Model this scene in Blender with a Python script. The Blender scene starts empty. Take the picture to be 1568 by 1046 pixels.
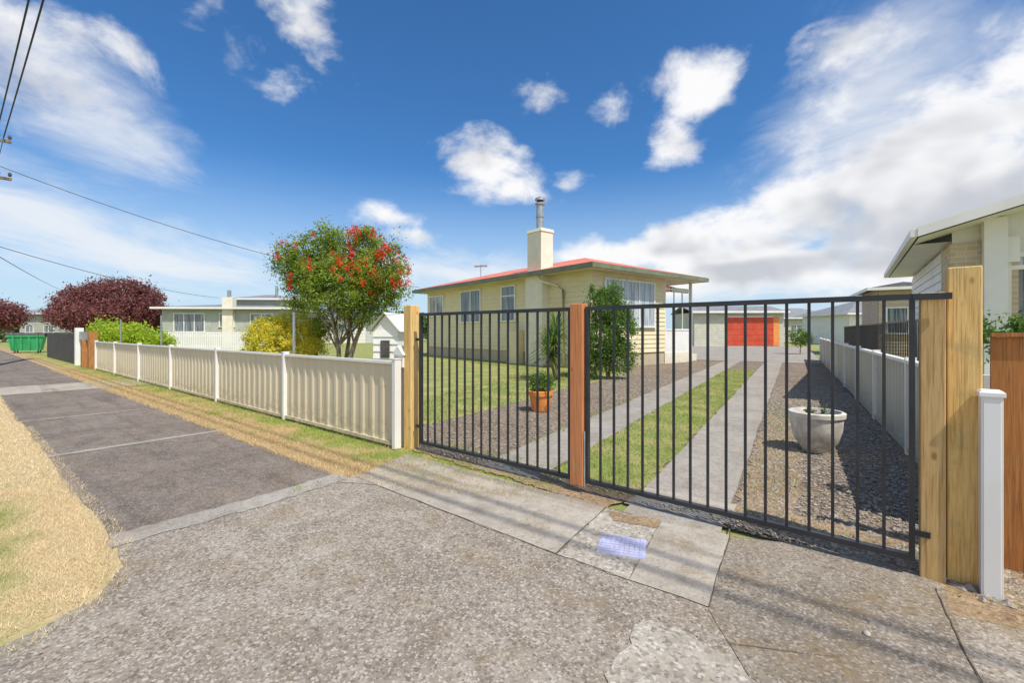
import bpy, math, random
import numpy as np
from mathutils import Vector, Matrix
random.seed(4); RS=np.random.RandomState(7)
H=1.3; F=690.0; CX=784.0; HY=508.0     # eye height; focal length, centre column and horizon row in image pixels
def G(px,py,z=0.0):
    Z=(H-z)*F/(py-HY); return ((px-CX)*Z/F, Z)
def Dp(px,Z): return ((px-CX)*Z/F, Z)
def hgt(py,Z): return H+(HY-py)*Z/F
class Fr:
    def __init__(s,o,ang):
        s.o=o; s.x=(math.cos(ang),math.sin(ang)); s.y=(-math.sin(ang),math.cos(ang)); s.ang=ang
    def w(s,a,b): return (s.o[0]+a*s.x[0]+b*s.y[0], s.o[1]+a*s.x[1]+b*s.y[1])
    def l(s,p):
        dx=p[0]-s.o[0]; dy=p[1]-s.o[1]; return (dx*s.x[0]+dy*s.x[1], dx*s.y[0]+dy*s.y[1])
    def rx(s,px,ly):
        k=(px-CX)/F
        ox,oy=s.o[0]+ly*s.y[0], s.o[1]+ly*s.y[1]
        return (k*oy-ox)/(s.x[0]-k*s.x[1])
    def ry(s,px,lx):
        k=(px-CX)/F
        ox,oy=s.o[0]+lx*s.x[0], s.o[1]+lx*s.x[1]
        return (k*oy-ox)/(s.y[0]-k*s.y[1])
ST=Fr((0,0),math.atan2(-.6262,.7796))
DR=Fr((0,0),-math.radians(32.0))
HC=(2.71,15.47); HO=Fr(HC,math.radians(38.5))
scn=bpy.context.scene
# ---------------------------------------------------------------- materials
class NT:
    def __init__(s,nt): s.nt=nt; s.n=nt.nodes; s.k=nt.links
    def new(s,t,**kw):
        n=s.n.new(t)
        for a,b in kw.items(): setattr(n,a,b)
        return n
    def put(s,inp,v):
        if isinstance(v,bpy.types.NodeSocket): s.k.new(v,inp)
        elif isinstance(v,(tuple,list)):
            v=tuple(v)
            if len(inp.default_value)==4 and len(v)==3: v=v+(1,)
            inp.default_value=v
        else: inp.default_value=v
    def m(s,op,a,b=None,c=None,clamp=False):
        n=s.new('ShaderNodeMath',operation=op); n.use_clamp=clamp
        s.put(n.inputs[0],a)
        if b is not None: s.put(n.inputs[1],b)
        if c is not None: s.put(n.inputs[2],c)
        return n.outputs[0]
    def mr(s,v,a,b,c=0.0,d=1.0,smooth=True):
        n=s.new('ShaderNodeMapRange'); n.interpolation_type='SMOOTHSTEP' if smooth else 'LINEAR'
        s.put(n.inputs[0],v)
        for i,q in enumerate((a,b,c,d)): n.inputs[i+1].default_value=q
        return n.outputs[0]
    def mix(s,f,a,b,mode='MIX'):
        n=s.new('ShaderNodeMix',data_type='RGBA',blend_type=mode)
        s.put(n.inputs[0],f); s.put(n.inputs[6],a); s.put(n.inputs[7],b); return n.outputs[2]
    def noise(s,vec,scale,detail=4,rough=.55,dist=0):
        n=s.new('ShaderNodeTexNoise'); s.put(n.inputs['Vector'],vec)
        n.inputs['Scale'].default_value=scale; n.inputs['Detail'].default_value=detail
        n.inputs['Roughness'].default_value=rough; n.inputs['Distortion'].default_value=dist
        return n.outputs[0]
    def vmul(s,v,t):
        n=s.new('ShaderNodeVectorMath',operation='MULTIPLY'); s.put(n.inputs[0],v); n.inputs[1].default_value=t; return n.outputs[0]
    def dot(s,v,t):
        n=s.new('ShaderNodeVectorMath',operation='DOT_PRODUCT'); s.put(n.inputs[0],v); n.inputs[1].default_value=t; return n.outputs['Value']
def newmat(name):
    m=bpy.data.materials.new(name); m.use_nodes=True
    t=NT(m.node_tree); b=t.n['Principled BSDF']; pos=t.new('ShaderNodeNewGeometry').outputs['Position']
    return m,t,b,pos
def bump(t,b,h,strength,dist):
    n=t.new('ShaderNodeBump'); n.inputs['Strength'].default_value=strength; n.inputs['Distance'].default_value=dist
    t.put(n.inputs['Height'],h); t.k.new(n.outputs[0],b.inputs['Normal'])
def mnoise(name,c1,c2,scale=3,rough=.7,bs=.2,bd=.01,stretch=(1,1,1),metal=0,spec=None,grime=0):
    m,t,b,pos=newmat(name)
    v=t.vmul(pos,stretch); n=t.noise(v,scale,4,.6)
    f=t.mr(n,.35,.65); c=t.mix(f,c1,c2)
    if grime:
        z=t.new('ShaderNodeSeparateXYZ'); t.k.new(pos,z.inputs[0])
        g=t.m('MULTIPLY',t.mr(z.outputs[2],.45,.0),t.mr(t.noise(pos,11,4,.7),.35,.7)); c=t.mix(t.m('MULTIPLY',g,grime),c,(.2,.14,.08))
        g=t.mr(t.noise(t.vmul(pos,(9,9,.8)),1.4,4,.7),.55,.8); c=t.mix(t.m('MULTIPLY',g,grime*.45),c,(.3,.25,.17))
    t.put(b.inputs['Base Color'],c); b.inputs['Roughness'].default_value=rough; b.inputs['Metallic'].default_value=metal
    if spec is not None: b.inputs['Specular IOR Level'].default_value=spec
    if bs: bump(t,b,t.noise(v,scale*9,3,.6),bs,bd)
    return m
def masphalt(name,ca,cb,light,dark,spk=.5,moss=0.0,sc=1.0,bs=.35,streak=0,blotch=.35):
    m,t,b,pos=newmat(name)
    big=t.noise(pos,.9,6,.7); mid=t.noise(pos,7,4,.7)
    c=t.mix(t.mr(t.m('ADD',t.m('MULTIPLY',big,.6),t.m('MULTIPLY',mid,.4)),.4,.6),ca,cb)
    if blotch: c=t.mix(t.m('MULTIPLY',t.mr(t.noise(pos,2.1,6,.75,.6),.5,.66),blotch),c,dark)
    if streak:
        L=t.new('ShaderNodeCombineXYZ'); t.put(L.inputs[0],t.m('MULTIPLY',t.dot(pos,(.7796,-.6262,0)),.25)); t.put(L.inputs[1],t.m('MULTIPLY',t.dot(pos,(.6262,.7796,0)),3.0))
        s_=t.noise(L.outputs[0],1.5,5,.6); c=t.mix(t.m('MULTIPLY',t.mr(s_,.5,.68),streak),c,dark)
    v=t.new('ShaderNodeTexVoronoi'); t.put(v.inputs['Vector'],pos); v.inputs['Scale'].default_value=105*sc
    hs=t.new('ShaderNodeSeparateColor'); t.k.new(v.outputs['Color'],hs.inputs[0])
    v2=t.new('ShaderNodeTexVoronoi'); t.put(v2.inputs['Vector'],pos); v2.inputs['Scale'].default_value=55*sc
    h2=t.new('ShaderNodeSeparateColor'); t.k.new(v2.outputs['Color'],h2.inputs[0])
    fine=t.noise(pos,60*sc,3,.7)
    c=t.mix(t.m('MULTIPLY',t.mr(hs.outputs[0],.62,.98),spk),c,light)
    c=t.mix(t.m('MULTIPLY',t.m('MULTIPLY',t.mr(hs.outputs[1],.6,.98),t.mr(fine,.38,.58)),spk*1.2),c,dark)
    c=t.mix(t.m('MULTIPLY',t.m('MULTIPLY',t.mr(h2.outputs[0],.8,.97),t.mr(v2.outputs['Distance'],.5,.25)),spk*.9),c,light)
    c=t.mix(t.m('MULTIPLY',t.mr(h2.outputs[2],.76,.98),spk*.8),c,dark)
    if moss:
        mo=t.m('MULTIPLY',t.m('MULTIPLY',t.mr(t.noise(pos,2.6,6,.7),.48,.66),t.mr(fine,.35,.6)),moss); c=t.mix(mo,c,(.24,.165,.075))
    st=t.mr(t.noise(pos,23,4,.6),.58,.7); c=t.mix(t.m('MULTIPLY',st,.5),c,dark)
    t.put(b.inputs['Base Color'],c); b.inputs['Roughness'].default_value=.93; b.inputs['Specular IOR Level'].default_value=.2
    bump(t,b,t.m('ADD',t.m('MULTIPLY',v2.outputs['Distance'],.5),fine),bs,.006)
    return m
def mgrass(name,green,dry,dryfn,dark=(.07,.08,.025),isl=False,scale=5):
    m,t,b,pos=newmat(name)
    n=t.noise(pos,scale*.35,6,.7); 
    f=dryfn(t,pos,n); c=t.mix(f,green,dry)
    if isl:
        r=t.new('ShaderNodeNewGeometry').outputs['Random Per Island']
        c=t.mix(.8,c,t.mix(r,(.55,.55,.55),(1.5,1.5,1.5)),'MULTIPLY')
        d=t.new('ShaderNodeBsdfTranslucent'); t.put(d.inputs[0],c)
        mx=t.new('ShaderNodeMixShader'); mx.inputs[0].default_value=.4
        t.k.new(b.outputs[0],mx.inputs[1]); t.k.new(d.outputs[0],mx.inputs[2]); t.k.new(mx.outputs[0],t.n['Material Output'].inputs[0])
    else:
        n2=t.noise(pos,scale*12,4,.7); c=t.mix(t.mr(n2,.5,.7,0,.4),c,dark); bump(t,b,n2,.6,.02)
    t.put(b.inputs['Base Color'],c); b.inputs['Roughness'].default_value=.8; b.inputs['Specular IOR Level'].default_value=.15
    return m
def mleaf(name,c1,c2,c3=None,trans=.3,rough=.5):
    m,t,b,pos=newmat(name)
    r=t.new('ShaderNodeNewGeometry').outputs['Random Per Island']
    c=t.mix(r,c1,c2); n=t.noise(pos,2.2,3,.6)
    c=t.mix(t.mr(n,.4,.62),c,c3 or c2)
    t.put(b.inputs['Base Color'],c); b.inputs['Roughness'].default_value=rough; b.inputs['Specular IOR Level'].default_value=.3
    d=t.new('ShaderNodeBsdfTranslucent'); t.put(d.inputs[0],c)
    mx=t.new('ShaderNodeMixShader'); mx.inputs[0].default_value=trans
    t.k.new(b.outputs[0],mx.inputs[1]); t.k.new(d.outputs[0],mx.inputs[2]); t.k.new(mx.outputs[0],t.n['Material Output'].inputs[0])
    return m
def mwood(name,c1,c2,c3):
    m,t,b,pos=newmat(name)
    v=t.vmul(pos,(14,14,.9)); n=t.noise(v,3,6,.65,1.2)
    c=t.mix(t.mr(n,.35,.65),c1,c2)
    k=t.new('ShaderNodeTexVoronoi'); t.put(k.inputs['Vector'],t.vmul(pos,(6,6,3.2))); k.inputs['Scale'].default_value=1.3
    c=t.mix(t.mr(k.outputs['Distance'],.13,.05),c,c3)
    n3=t.noise(t.vmul(pos,(60,60,1.5)),2,3,.6); c=t.mix(t.mr(n3,.5,.66,0,.65),c,c3)
    n4=t.noise(pos,4,5,.7); c=t.mix(t.mr(n4,.55,.72,0,.4),c,(.33,.3,.14))
    t.put(b.inputs['Base Color'],c); b.inputs['Roughness'].default_value=.75; bump(t,b,n3,.3,.004); return m
def mglass(name,c1,c2,scale=14):
    m,t,b,pos=newmat(name)
    n=t.noise(t.vmul(pos,(1,1,.05)),scale,3,.5); c=t.mix(t.mr(n,.4,.6),c1,c2)
    t.put(b.inputs['Base Color'],c); b.inputs['Roughness'].default_value=.04; b.inputs['Specular IOR Level'].default_value=.8; return m
def mbrick(name):
    m,t,b,pos=newmat(name)
    br=t.new('ShaderNodeTexBrick'); 
    s=t.new('ShaderNodeSeparateXYZ'); t.k.new(pos,s.inputs[0]); cb=t.new('ShaderNodeCombineXYZ')
    t.put(cb.inputs[0],t.m('ADD',t.dot(pos,(.8,-.6,0)),t.dot(pos,(.6,.8,0)))); t.k.new(s.outputs[2],cb.inputs[1])
    t.k.new(cb.outputs[0],br.inputs['Vector']); br.inputs['Scale'].default_value=1
    br.inputs['Brick Width'].default_value=.24; br.inputs['Row Height'].default_value=.085; br.inputs['Mortar Size'].default_value=.008
    br.inputs['Color1'].default_value=(.5,.38,.25,1); br.inputs['Color2'].default_value=(.62,.5,.35,1); br.inputs['Mortar'].default_value=(.6,.57,.5,1)
    t.put(b.inputs['Base Color'],br.outputs[0]); b.inputs['Roughness'].default_value=.85; return m
M={}
M['asph']=masphalt('crossing_asphalt',(.265,.22,.175),(.37,.32,.26),(.58,.52,.44),(.12,.095,.072),.65,.5,streak=.25,blotch=.4)
M['asph2']=masphalt('footpath_asphalt',(.17,.138,.115),(.255,.212,.177),(.42,.36,.3),(.09,.07,.058),.5,.35,streak=.5,blotch=.55)
M['asph3']=masphalt('patch_asphalt',(.22,.183,.142),(.3,.255,.2),(.5,.44,.36),(.1,.08,.06),.6,.7)
M['conc']=masphalt('concrete_slab',(.36,.315,.255),(.48,.43,.36),(.58,.53,.45),(.2,.16,.12),.3,.5,1.4,.2,streak=.7)
M['conc2']=masphalt('exposed_concrete',(.37,.33,.27),(.47,.42,.35),(.66,.62,.54),(.16,.13,.1),.6,.5,.7,.3)
M['strip']=masphalt('drive_strip_concrete',(.31,.275,.235),(.41,.37,.32),(.5,.46,.4),(.17,.145,.115),.35,.35)
M['gravel']=masphalt('gravel_bed',(.185,.14,.1),(.27,.21,.155),(.46,.39,.31),(.07,.052,.038),.7,.6,.5)
M['soil']=masphalt('dry_soil',(.27,.18,.105),(.38,.27,.16),(.5,.4,.27),(.12,.08,.048),.6,.3,.8)
M['stone']=mnoise('loose_stone',(.22,.18,.14),(.42,.36,.29),40,.85,0)
M['crack']=mnoise('joint_dirt',(.08,.06,.04),(.14,.1,.065),8,.95,0)
M['steel_b']=mnoise('black_powdercoat',(.022,.023,.027),(.035,.036,.04),5,.35,0)
M['wood_n']=mwood('new_pine',(.68,.43,.14),(.82,.57,.22),(.42,.23,.07))
M['wood_b']=mwood('pine_shaded_post',(.5,.31,.11),(.6,.4,.17),(.28,.16,.06))  # darker copy of the pine, shade on the back post put into the colour
M['wood_r']=mwood('red_gate_post',(.55,.2,.075),(.64,.26,.1),(.34,.12,.04))
M['rust']=mwood('stained_timber',(.36,.14,.035),(.48,.21,.06),(.2,.08,.025))
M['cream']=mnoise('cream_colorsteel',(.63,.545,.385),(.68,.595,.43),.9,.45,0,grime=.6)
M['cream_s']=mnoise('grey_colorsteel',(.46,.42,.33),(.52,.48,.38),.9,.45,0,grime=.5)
M['white']=mnoise('white_paint',(.78,.76,.71),(.83,.82,.78),2,.45,0)
M['wboard']=mnoise('cream_weatherboard',(.74,.64,.4),(.79,.7,.46),1.5,.6,0)
M['chimw']=mnoise('chimney_plaster',(.76,.7,.55),(.82,.77,.63),3,.8,.2,.006,grime=.4)
M['roof']=mnoise('red_roof_iron',(.72,.18,.09),(.8,.24,.13),2,.5,.1,.005)
M['gutter']=mnoise('gutter_green',(.16,.175,.105),(.21,.225,.14),2,.5,0)
M['soffit']=mnoise('soffit_paint',(.6,.52,.34),(.66,.58,.4),2,.6,0)
M['base']=mnoise('house_base',(.46,.4,.27),(.52,.45,.31),3,.8)
M['glass']=mglass('window_glass',(.08,.1,.12),(.26,.29,.31))
M['glass_l']=mglass('curtained_glass',(.25,.28,.31),(.52,.55,.57))
M['galv']=mnoise('galvanised_steel',(.38,.39,.4),(.5,.51,.52),6,.4,0,metal=.7)
M['redpaint']=mnoise('red_door_paint',(.5,.06,.025),(.6,.09,.04),1.5,.5,0)
M['garw']=mnoise('garage_paint',(.5,.5,.4),(.58,.57,.46),2,.6,0)
M['greenp']=mnoise('green_paint',(.03,.3,.1),(.04,.38,.14),2,.5,0)
M['terra']=mnoise('terracotta',(.74,.26,.06),(.82,.33,.09),6,.75,.1,.003)
M['pot_w']=mnoise('weathered_pot',(.52,.47,.4),(.72,.68,.6),7,.8,.2,.004,grime=.6)
M['potsoil']=mnoise('pot_soil',(.04,.03,.02),(.08,.06,.04),20,.95)
M['bark']=mnoise('bark',(.16,.12,.08),(.28,.22,.15),9,.9,.6,.02,(1,1,.25))
M['brick']=mbrick('brick_veneer')
M['groof']=mnoise('grey_roof_iron',(.22,.22,.22),(.29,.29,.29),2,.5,0)
M['wgrey']=mnoise('grey_green_weatherboard',(.4,.42,.36),(.46,.48,.41),2,.6,0)
M['dark']=mnoise('dark_timber',(.06,.053,.048),(.1,.09,.083),4,.8)
M['wire']=mnoise('black_cable',(.02,.02,.02),(.03,.03,.03),4,.6,0)
M['cover']=mnoise('blue_plastic',(.44,.45,.66),(.54,.55,.74),10,.55,.2,.003,grime=.4)
M['leaf_bb']=mleaf('bottlebrush_leaf',(.13,.21,.02),(.32,.44,.05),(.4,.48,.07),.5)
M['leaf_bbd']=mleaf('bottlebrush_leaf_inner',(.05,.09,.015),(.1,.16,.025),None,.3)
M['flower']=mleaf('bottlebrush_flower',(.75,.02,.012),(.88,.06,.03),None,.35)
M['leaf_y']=mleaf('golden_leaf',(.78,.66,.06),(.92,.84,.14),(.66,.62,.08),.5)
M['leaf_l']=mleaf('lime_leaf',(.34,.46,.03),(.52,.64,.07),None,.5)
M['leaf_p']=mleaf('maroon_leaf',(.17,.06,.06),(.36,.14,.13),(.25,.1,.09),.35)
M['leaf_g']=mleaf('shrub_leaf',(.08,.16,.03),(.23,.36,.07),(.16,.27,.05),.45)
M['leaf_d']=mleaf('dark_hedge_leaf',(.07,.11,.04),(.13,.18,.07),None,.3)
def dry_verge(t,pos,n):
    d=t.dot(pos,(.6262,.7796,0))
    g=t.mr(d,-.15,.42,0,1,False); return t.mr(t.m('ADD',t.m('MULTIPLY',g,.42),n),.56,.86)
def dry_fence(t,pos,n):
    d=t.dot(pos,(.6262,.7796,0))
    g=t.mr(d,3.1,2.3,0,1,False); return t.mr(t.m('ADD',t.m('MULTIPLY',g,.3),n),.47,.75)
def dry_lawn(t,pos,n): return t.mr(n,.4,.66,0.1,.9)
GR=(.26,.31,.07)
M['g_verge']=mgrass('verge_ground',GR,(.58,.45,.25),dry_verge,(.33,.25,.12)); M['b_verge']=mgrass('verge_blade',(.36,.42,.11),(.82,.68,.44),dry_verge,isl=True)
M['g_fence']=mgrass('fence_verge_ground',GR,(.48,.34,.17),dry_fence,(.25,.18,.09)); M['b_fence']=mgrass('fence_verge_blade',(.34,.41,.1),(.72,.55,.3),dry_fence,isl=True)
M['g_lawn']=mgrass('lawn_ground',(.23,.28,.065),(.44,.38,.17),dry_lawn); M['b_lawn']=mgrass('lawn_blade',(.31,.4,.1),(.58,.52,.24),dry_lawn,isl=True)
# ---------------------------------------------------------------- mesh builder
def emp(name,loc=(0,0,0)):
    e=bpy.data.objects.new(name,None); e.location=loc; scn.collection.objects.link(e); e.empty_display_size=.3; return e
class MB:
    def __init__(s): s.v=[]; s.f=[]; s.mi=[]; s.ms=[]
    def mid(s,m):
        if m not in s.ms: s.ms.append(m)
        return s.ms.index(m)
    def add(s,vs,fs,m):
        b=len(s.v); s.v+=[tuple(x) for x in vs]; i=s.mid(m)
        for f in fs: s.f.append([b+q for q in f]); s.mi.append(i)
    def obox(s,fr,x0,x1,y0,y1,z0,z1,m,taper=0):
        vs=[]
        for z,k in ((z0,0),(z1,taper)):
            for a,b in ((x0+k,y0+k),(x1-k,y0+k),(x1-k,y1-k),(x0+k,y1-k)):
                p=fr.w(a,b); vs.append((p[0],p[1],z))
        s.add(vs,[(0,3,2,1),(4,5,6,7),(0,1,5,4),(1,2,6,5),(2,3,7,6),(3,0,4,7)],m)
    def poly(s,pts,m): s.add(pts,[list(range(len(pts)))],m)
    def tube(s,pts,rs,m,n=8,cap=True):
        vs=[];fs=[]; P=[Vector(p) for p in pts]
        for i,p in enumerate(P):
            d=(P[min(i+1,len(P)-1)]-P[max(i-1,0)]).normalized()
            a=d.orthogonal().normalized() if abs(d.z)<.999 else Vector((1,0,0)); 
            if abs(d.z)<.9: a=Vector((0,0,1)).cross(d).normalized()
            b=d.cross(a)
            for j in range(n):
                th=2*math.pi*j/n; q=p+(a*math.cos(th)+b*math.sin(th))*rs[i]; vs.append(q)
        for i in range(len(P)-1):
            for j in range(n):
                fs.append((i*n+j,i*n+(j+1)%n,(i+1)*n+(j+1)%n,(i+1)*n+j))
        if cap: fs.append(list(range(n))[::-1]); fs.append([(len(P)-1)*n+j for j in range(n)])
        s.add(vs,fs,m)
    def lathe(s,c,prof,m,n=24):
        s_=[]; fs=[]
        for r,z in prof:
            for j in range(n): s_.append((c[0]+r*math.cos(2*math.pi*j/n),c[1]+r*math.sin(2*math.pi*j/n),z))
        for i in range(len(prof)-1):
            for j in range(n): fs.append((i*n+j,i*n+(j+1)%n,(i+1)*n+(j+1)%n,(i+1)*n+j))
        s.add(s_,fs,m)
    def obj(s,name,parent=None,smooth=False,bevel=0):
        o0=Vector(parent.location) if parent else Vector((0,0,0))
        me=bpy.data.meshes.new(name); me.from_pydata([tuple(Vector(v)-o0) for v in s.v],[],s.f)
        for m in s.ms: me.materials.append(M[m])
        me.polygons.foreach_set('material_index',s.mi)
        if smooth: me.polygons.foreach_set('use_smooth',[True]*len(me.polygons))
        me.update(); ob=bpy.data.objects.new(name,me); scn.collection.objects.link(ob)
        if parent: ob.parent=parent
        if bevel:
            b=ob.modifiers.new('bevel','BEVEL'); b.width=bevel; b.segments=2; b.limit_method='ANGLE'
        return ob
def npmesh(name,V,k,mat,parent=None):
    o0=np.array(parent.location) if parent else np.zeros(3)
    V=(V-o0).astype(np.float32); N=len(V)//k
    me=bpy.data.meshes.new(name); me.vertices.add(len(V)); me.vertices.foreach_set('co',V.ravel())
    me.loops.add(len(V)); me.loops.foreach_set('vertex_index',np.arange(len(V),dtype=np.int32))
    me.polygons.add(N); me.polygons.foreach_set('loop_start',np.arange(0,len(V),k,dtype=np.int32))
    me.update(calc_edges=True); me.validate(); me.materials.append(M[mat])
    ob=bpy.data.objects.new(name,me); scn.collection.objects.link(ob)
    if parent: ob.parent=parent
    return ob
def leaves(C,size,aspect=.45,up=.3):
    N=len(C); n=RS.normal(size=(N,3)); n[:,2]+=up; n/=np.linalg.norm(n,axis=1)[:,None]
    a=np.cross(n,RS.normal(size=(N,3))); a/=np.linalg.norm(a,axis=1)[:,None]+1e-9; b=np.cross(n,a)
    l=size*(.6+.8*RS.rand(N))[:,None]; w=l*aspect
    V=np.stack([C-a*l*.5,C+b*w*.5,C+a*l*.5,C-b*w*.5],1); return V.reshape(-1,3)
def clumps(lobes,nc,per,cr,seed=1,shell=.55):
    rs=np.random.RandomState(seed); L=np.array(lobes); vol=L[:,3]*L[:,4]*L[:,5]; idx=rs.choice(len(L),nc,p=vol/vol.sum())
    d=rs.normal(size=(nc,3)); d/=np.linalg.norm(d,axis=1)[:,None]
    r=(shell+(1-shell)*rs.rand(nc))[:,None]; c=L[idx,:3]+d*r*L[idx,3:6]
    cc=np.repeat(c,per,0); k=cr*(.5+rs.rand(nc)); o=rs.normal(size=(nc*per,3))*np.repeat(k,per)[:,None]*.5
    return cc+o, c
def poly_pts(poly,n):
    P=np.array(poly); mn=P.min(0); mx=P.max(0); A=(mx-mn).prod(); fac=A/max(parea(poly),1e-6)
    q=mn+RS.rand(int(n*fac)+20,2)*(mx-mn); ins=np.zeros(len(q),bool); j=len(P)-1
    for i in range(len(P)):
        a=P[i];b=P[j]
        c=((a[1]>q[:,1])!=(b[1]>q[:,1]))&(q[:,0]<(b[0]-a[0])*(q[:,1]-a[1])/(b[1]-a[1]+1e-12)+a[0]); ins^=c; j=i
    return q[ins][:n]
def parea(P): return abs(sum(P[i][0]*P[(i+1)%len(P)][1]-P[(i+1)%len(P)][0]*P[i][1] for i in range(len(P))))/2
def blades(name,polys,dens,h,mat,w=.006,parent=None,z=0,thin=.35):
    vs=[]
    for poly in polys:
        q=poly_pts(poly,int(parea(poly)*dens))
        f=np.sin(q[:,0]*7+3*np.sin(q[:,1]*5))*np.sin(q[:,1]*9+2*np.sin(q[:,0]*6)); q=q[RS.rand(len(q))<(1-thin)+thin*f]
        N=len(q); th=RS.rand(N)*2*np.pi; hh=h*(.35+.9*RS.rand(N)); ln=hh*(.2+1.2*RS.rand(N)); ph=RS.rand(N)*2*np.pi
        dx=np.stack([np.cos(th),np.sin(th)],1)*w*(.6+.8*RS.rand(N))[:,None]
        a=np.concatenate([q-dx,np.full((N,1),z)],1); b=np.concatenate([q+dx,np.full((N,1),z)],1)
        c=np.concatenate([q+np.stack([np.cos(ph),np.sin(ph)],1)*ln[:,None],(z+hh)[:,None]],1)
        vs.append(np.stack([a,b,c],1).reshape(-1,3))
    return npmesh(name,np.concatenate(vs),3,mat,parent)
def stones(name,polys,dens,r,mat,z=0):
    base=np.array([(1,0,0),(0,1,0),(-1,0,0),(0,-1,0),(0,0,1),(.0,0,-1)],float)
    tri=[(0,1,4),(1,2,4),(2,3,4),(3,0,4)]
    out=[]
    for poly in polys:
        q=poly_pts(poly,int(parea(poly)*dens)); N=len(q); s=r*(.4+RS.rand(N)**2*1.6)
        th=RS.rand(N)*6.28; B=base[None]*(1+.35*RS.normal(size=(N,6,1)))*s[:,None,None]; B[:,:,2]*=.6
        x=B[:,:,0]*np.cos(th)[:,None]-B[:,:,1]*np.sin(th)[:,None]; y=B[:,:,0]*np.sin(th)[:,None]+B[:,:,1]*np.cos(th)[:,None]
        B=np.stack([x+q[:,0:1],y+q[:,1:2],B[:,:,2]+z+.002],2)
        out.append(B[:,np.array(tri).ravel()].reshape(-1,3))
    return npmesh(name,np.concatenate(out),3,mat)
def rough_poly(pts,jit,step=.12):
    out=[]
    for i in range(len(pts)):
        a=Vector(pts[i]);b=Vector(pts[(i+1)%len(pts)]); n=max(1,min(150,int((b-a).length/step)))
        d=(b-a).normalized(); nn=Vector((-d.y,d.x))
        for k in range(n):
            p=a+(b-a)*k/n
            if k: p=p+nn*random.uniform(-jit,jit)
            out.append((p.x,p.y))
    return out
def sheet(name,pts,z,mat,jit=0,step=.12):
    if jit: pts=rough_poly(pts,jit,step)
    mb=MB(); mb.poly([(p[0],p[1],z) for p in pts],mat)
    o=mb.obj(name); 
    if o.data.polygons[0].normal.z<0: o.data.flip_normals()
    return o
S=ST.w
# ---------------------------------------------------------------- ground
g=MB(); R=900; g.poly([(-R,-R,-.016),(R,-R,-.016),(R,R,-.016),(-R,R,-.016)],'g_lawn'); g.obj('ground')
verge=[S(-70,-2.4),S(-2.5,-2.4),S(-2.5,.3),S(-2.7,.7),S(-3.25,.8),S(-70,.8)]
sheet('grass_verge',verge,-.008,'g_verge')
fverge=[S(-70,2.0),S(-3.4,2.0),S(-2.8,2.2),S(-1.6,2.8),S(-1.7,3.25),S(-70,3.25)]
sheet('grass_verge',fverge,-.008,'g_fence')
sheet('road',[S(-150,-9.4),S(80,-9.4),S(80,-2.55),S(-150,-2.55)],-.012,'asph2')
k=MB(); k.obox(ST,-150,-2.8,-2.55,-2.4,-.1,.03,'conc'); k.obox(ST,5.2,80,-2.55,-2.4,-.1,.03,'conc'); k.obj('kerb')
sheet('footpath',[S(-70,.62),S(-3.6,.62),S(-3.6,2.2),S(-70,2.2)],-.002,'asph2',.03,.2)
cross=[S(-3.62,.64),S(-3.25,.6),S(-2.95,.45),S(-2.8,.1),S(-2.75,-2.55),S(12,-2.55),S(12,3.05),S(-1.9,3.05),S(-3.0,2.32),S(-3.62,2.18)]
sheet('driveway_crossing',cross,.002,'asph',.02)
sheet('concrete_edging',[S(-3.78,.62),S(-3.56,.6),S(-3.54,1.5),S(-3.6,2.2),S(-3.82,2.2),S(-3.76,1.4)],.006,'strip',.02,.06)
sheet('concrete_edging',[S(-6.75,.62),S(-6.64,.62),S(-6.64,2.2),S(-6.75,2.2)],.002,'strip',.02,.08)
sheet('concrete_edging',[S(-9.6,.62),S(-9.5,.62),S(-9.5,2.2),S(-9.6,2.2)],.002,'asph',.015)
sheet('concrete_edging',[S(-3.6,2.08),S(-2.4,2.72),S(-1.9,2.95),S(-1.9,3.05),S(-2.6,2.8),S(-3.62,2.3)],.0065,'strip',.015,.06)
sheet('concrete_slab',[G(545,732),G(622,696),G(928,778),G(850,850)],.0072,'conc',.008)
sheet('concrete_slab',[G(1012,801),G(1117,821),G(1085,932),G(963,890)],.0072,'conc',.006)
sheet('concrete_slab',[G(955,772),G(990,748),G(1128,775),G(1118,803)],.0072,'conc',.006)
sheet('exposed_aggregate_concrete',[G(928,780),G(1010,800),G(962,890),G(905,868),G(852,850)],.0062,'conc2',.02,.05)
sheet('exposed_aggregate_concrete',[G(985,950),G(1060,975),G(1120,1010),G(1155,1046),G(1200,1100),G(900,1130),G(935,1030)],.0075,'conc2',.02,.03)
sheet('soil_patch',[G(930,783),G(955,790),G(1012,797),G(1008,812),G(940,800)],.009,'soil',.015,.04)
sheet('asphalt_patch',[G(1118,822),G(1300,845),G(1440,895),G(1500,1046),G(1640,1250),G(1200,1130),G(1085,935)],.0052,'asph3',.01)
sheet('soil_patch',[G(632,690),G(640,676),G(960,745),G(1130,772),G(1440,840),G(1600,860),G(1680,900),G(1520,930),G(1440,893),G(1300,850),G(1120,806),G(960,768),G(930,778)],.004,'soil',.03,.06)
sheet('soil_patch',[S(-.3,2.9),S(12,2.9),S(12,3.9),S(1.0,3.7),S(-.3,3.4)],.003,'soil',.03)
def crack(a,b,w,wob=.8):
    a=Vector(a);b=Vector(b);d=(b-a).normalized();n=Vector((-d.y,d.x))*w; K=max(4,int((b-a).length/.05)); l=[];r=[]; off=0
    for i in range(K+1):
        off=off*.8+random.uniform(-wob,wob)
        p=a+(b-a)*i/K+n*off; q=w*random.uniform(.25,.9)
        nn=Vector((-d.y,d.x))*q; l.append(p+nn); r.append(p-nn)
    return [tuple(p) for p in l]+[tuple(p) for p in reversed(r)]
cr=MB()
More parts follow.
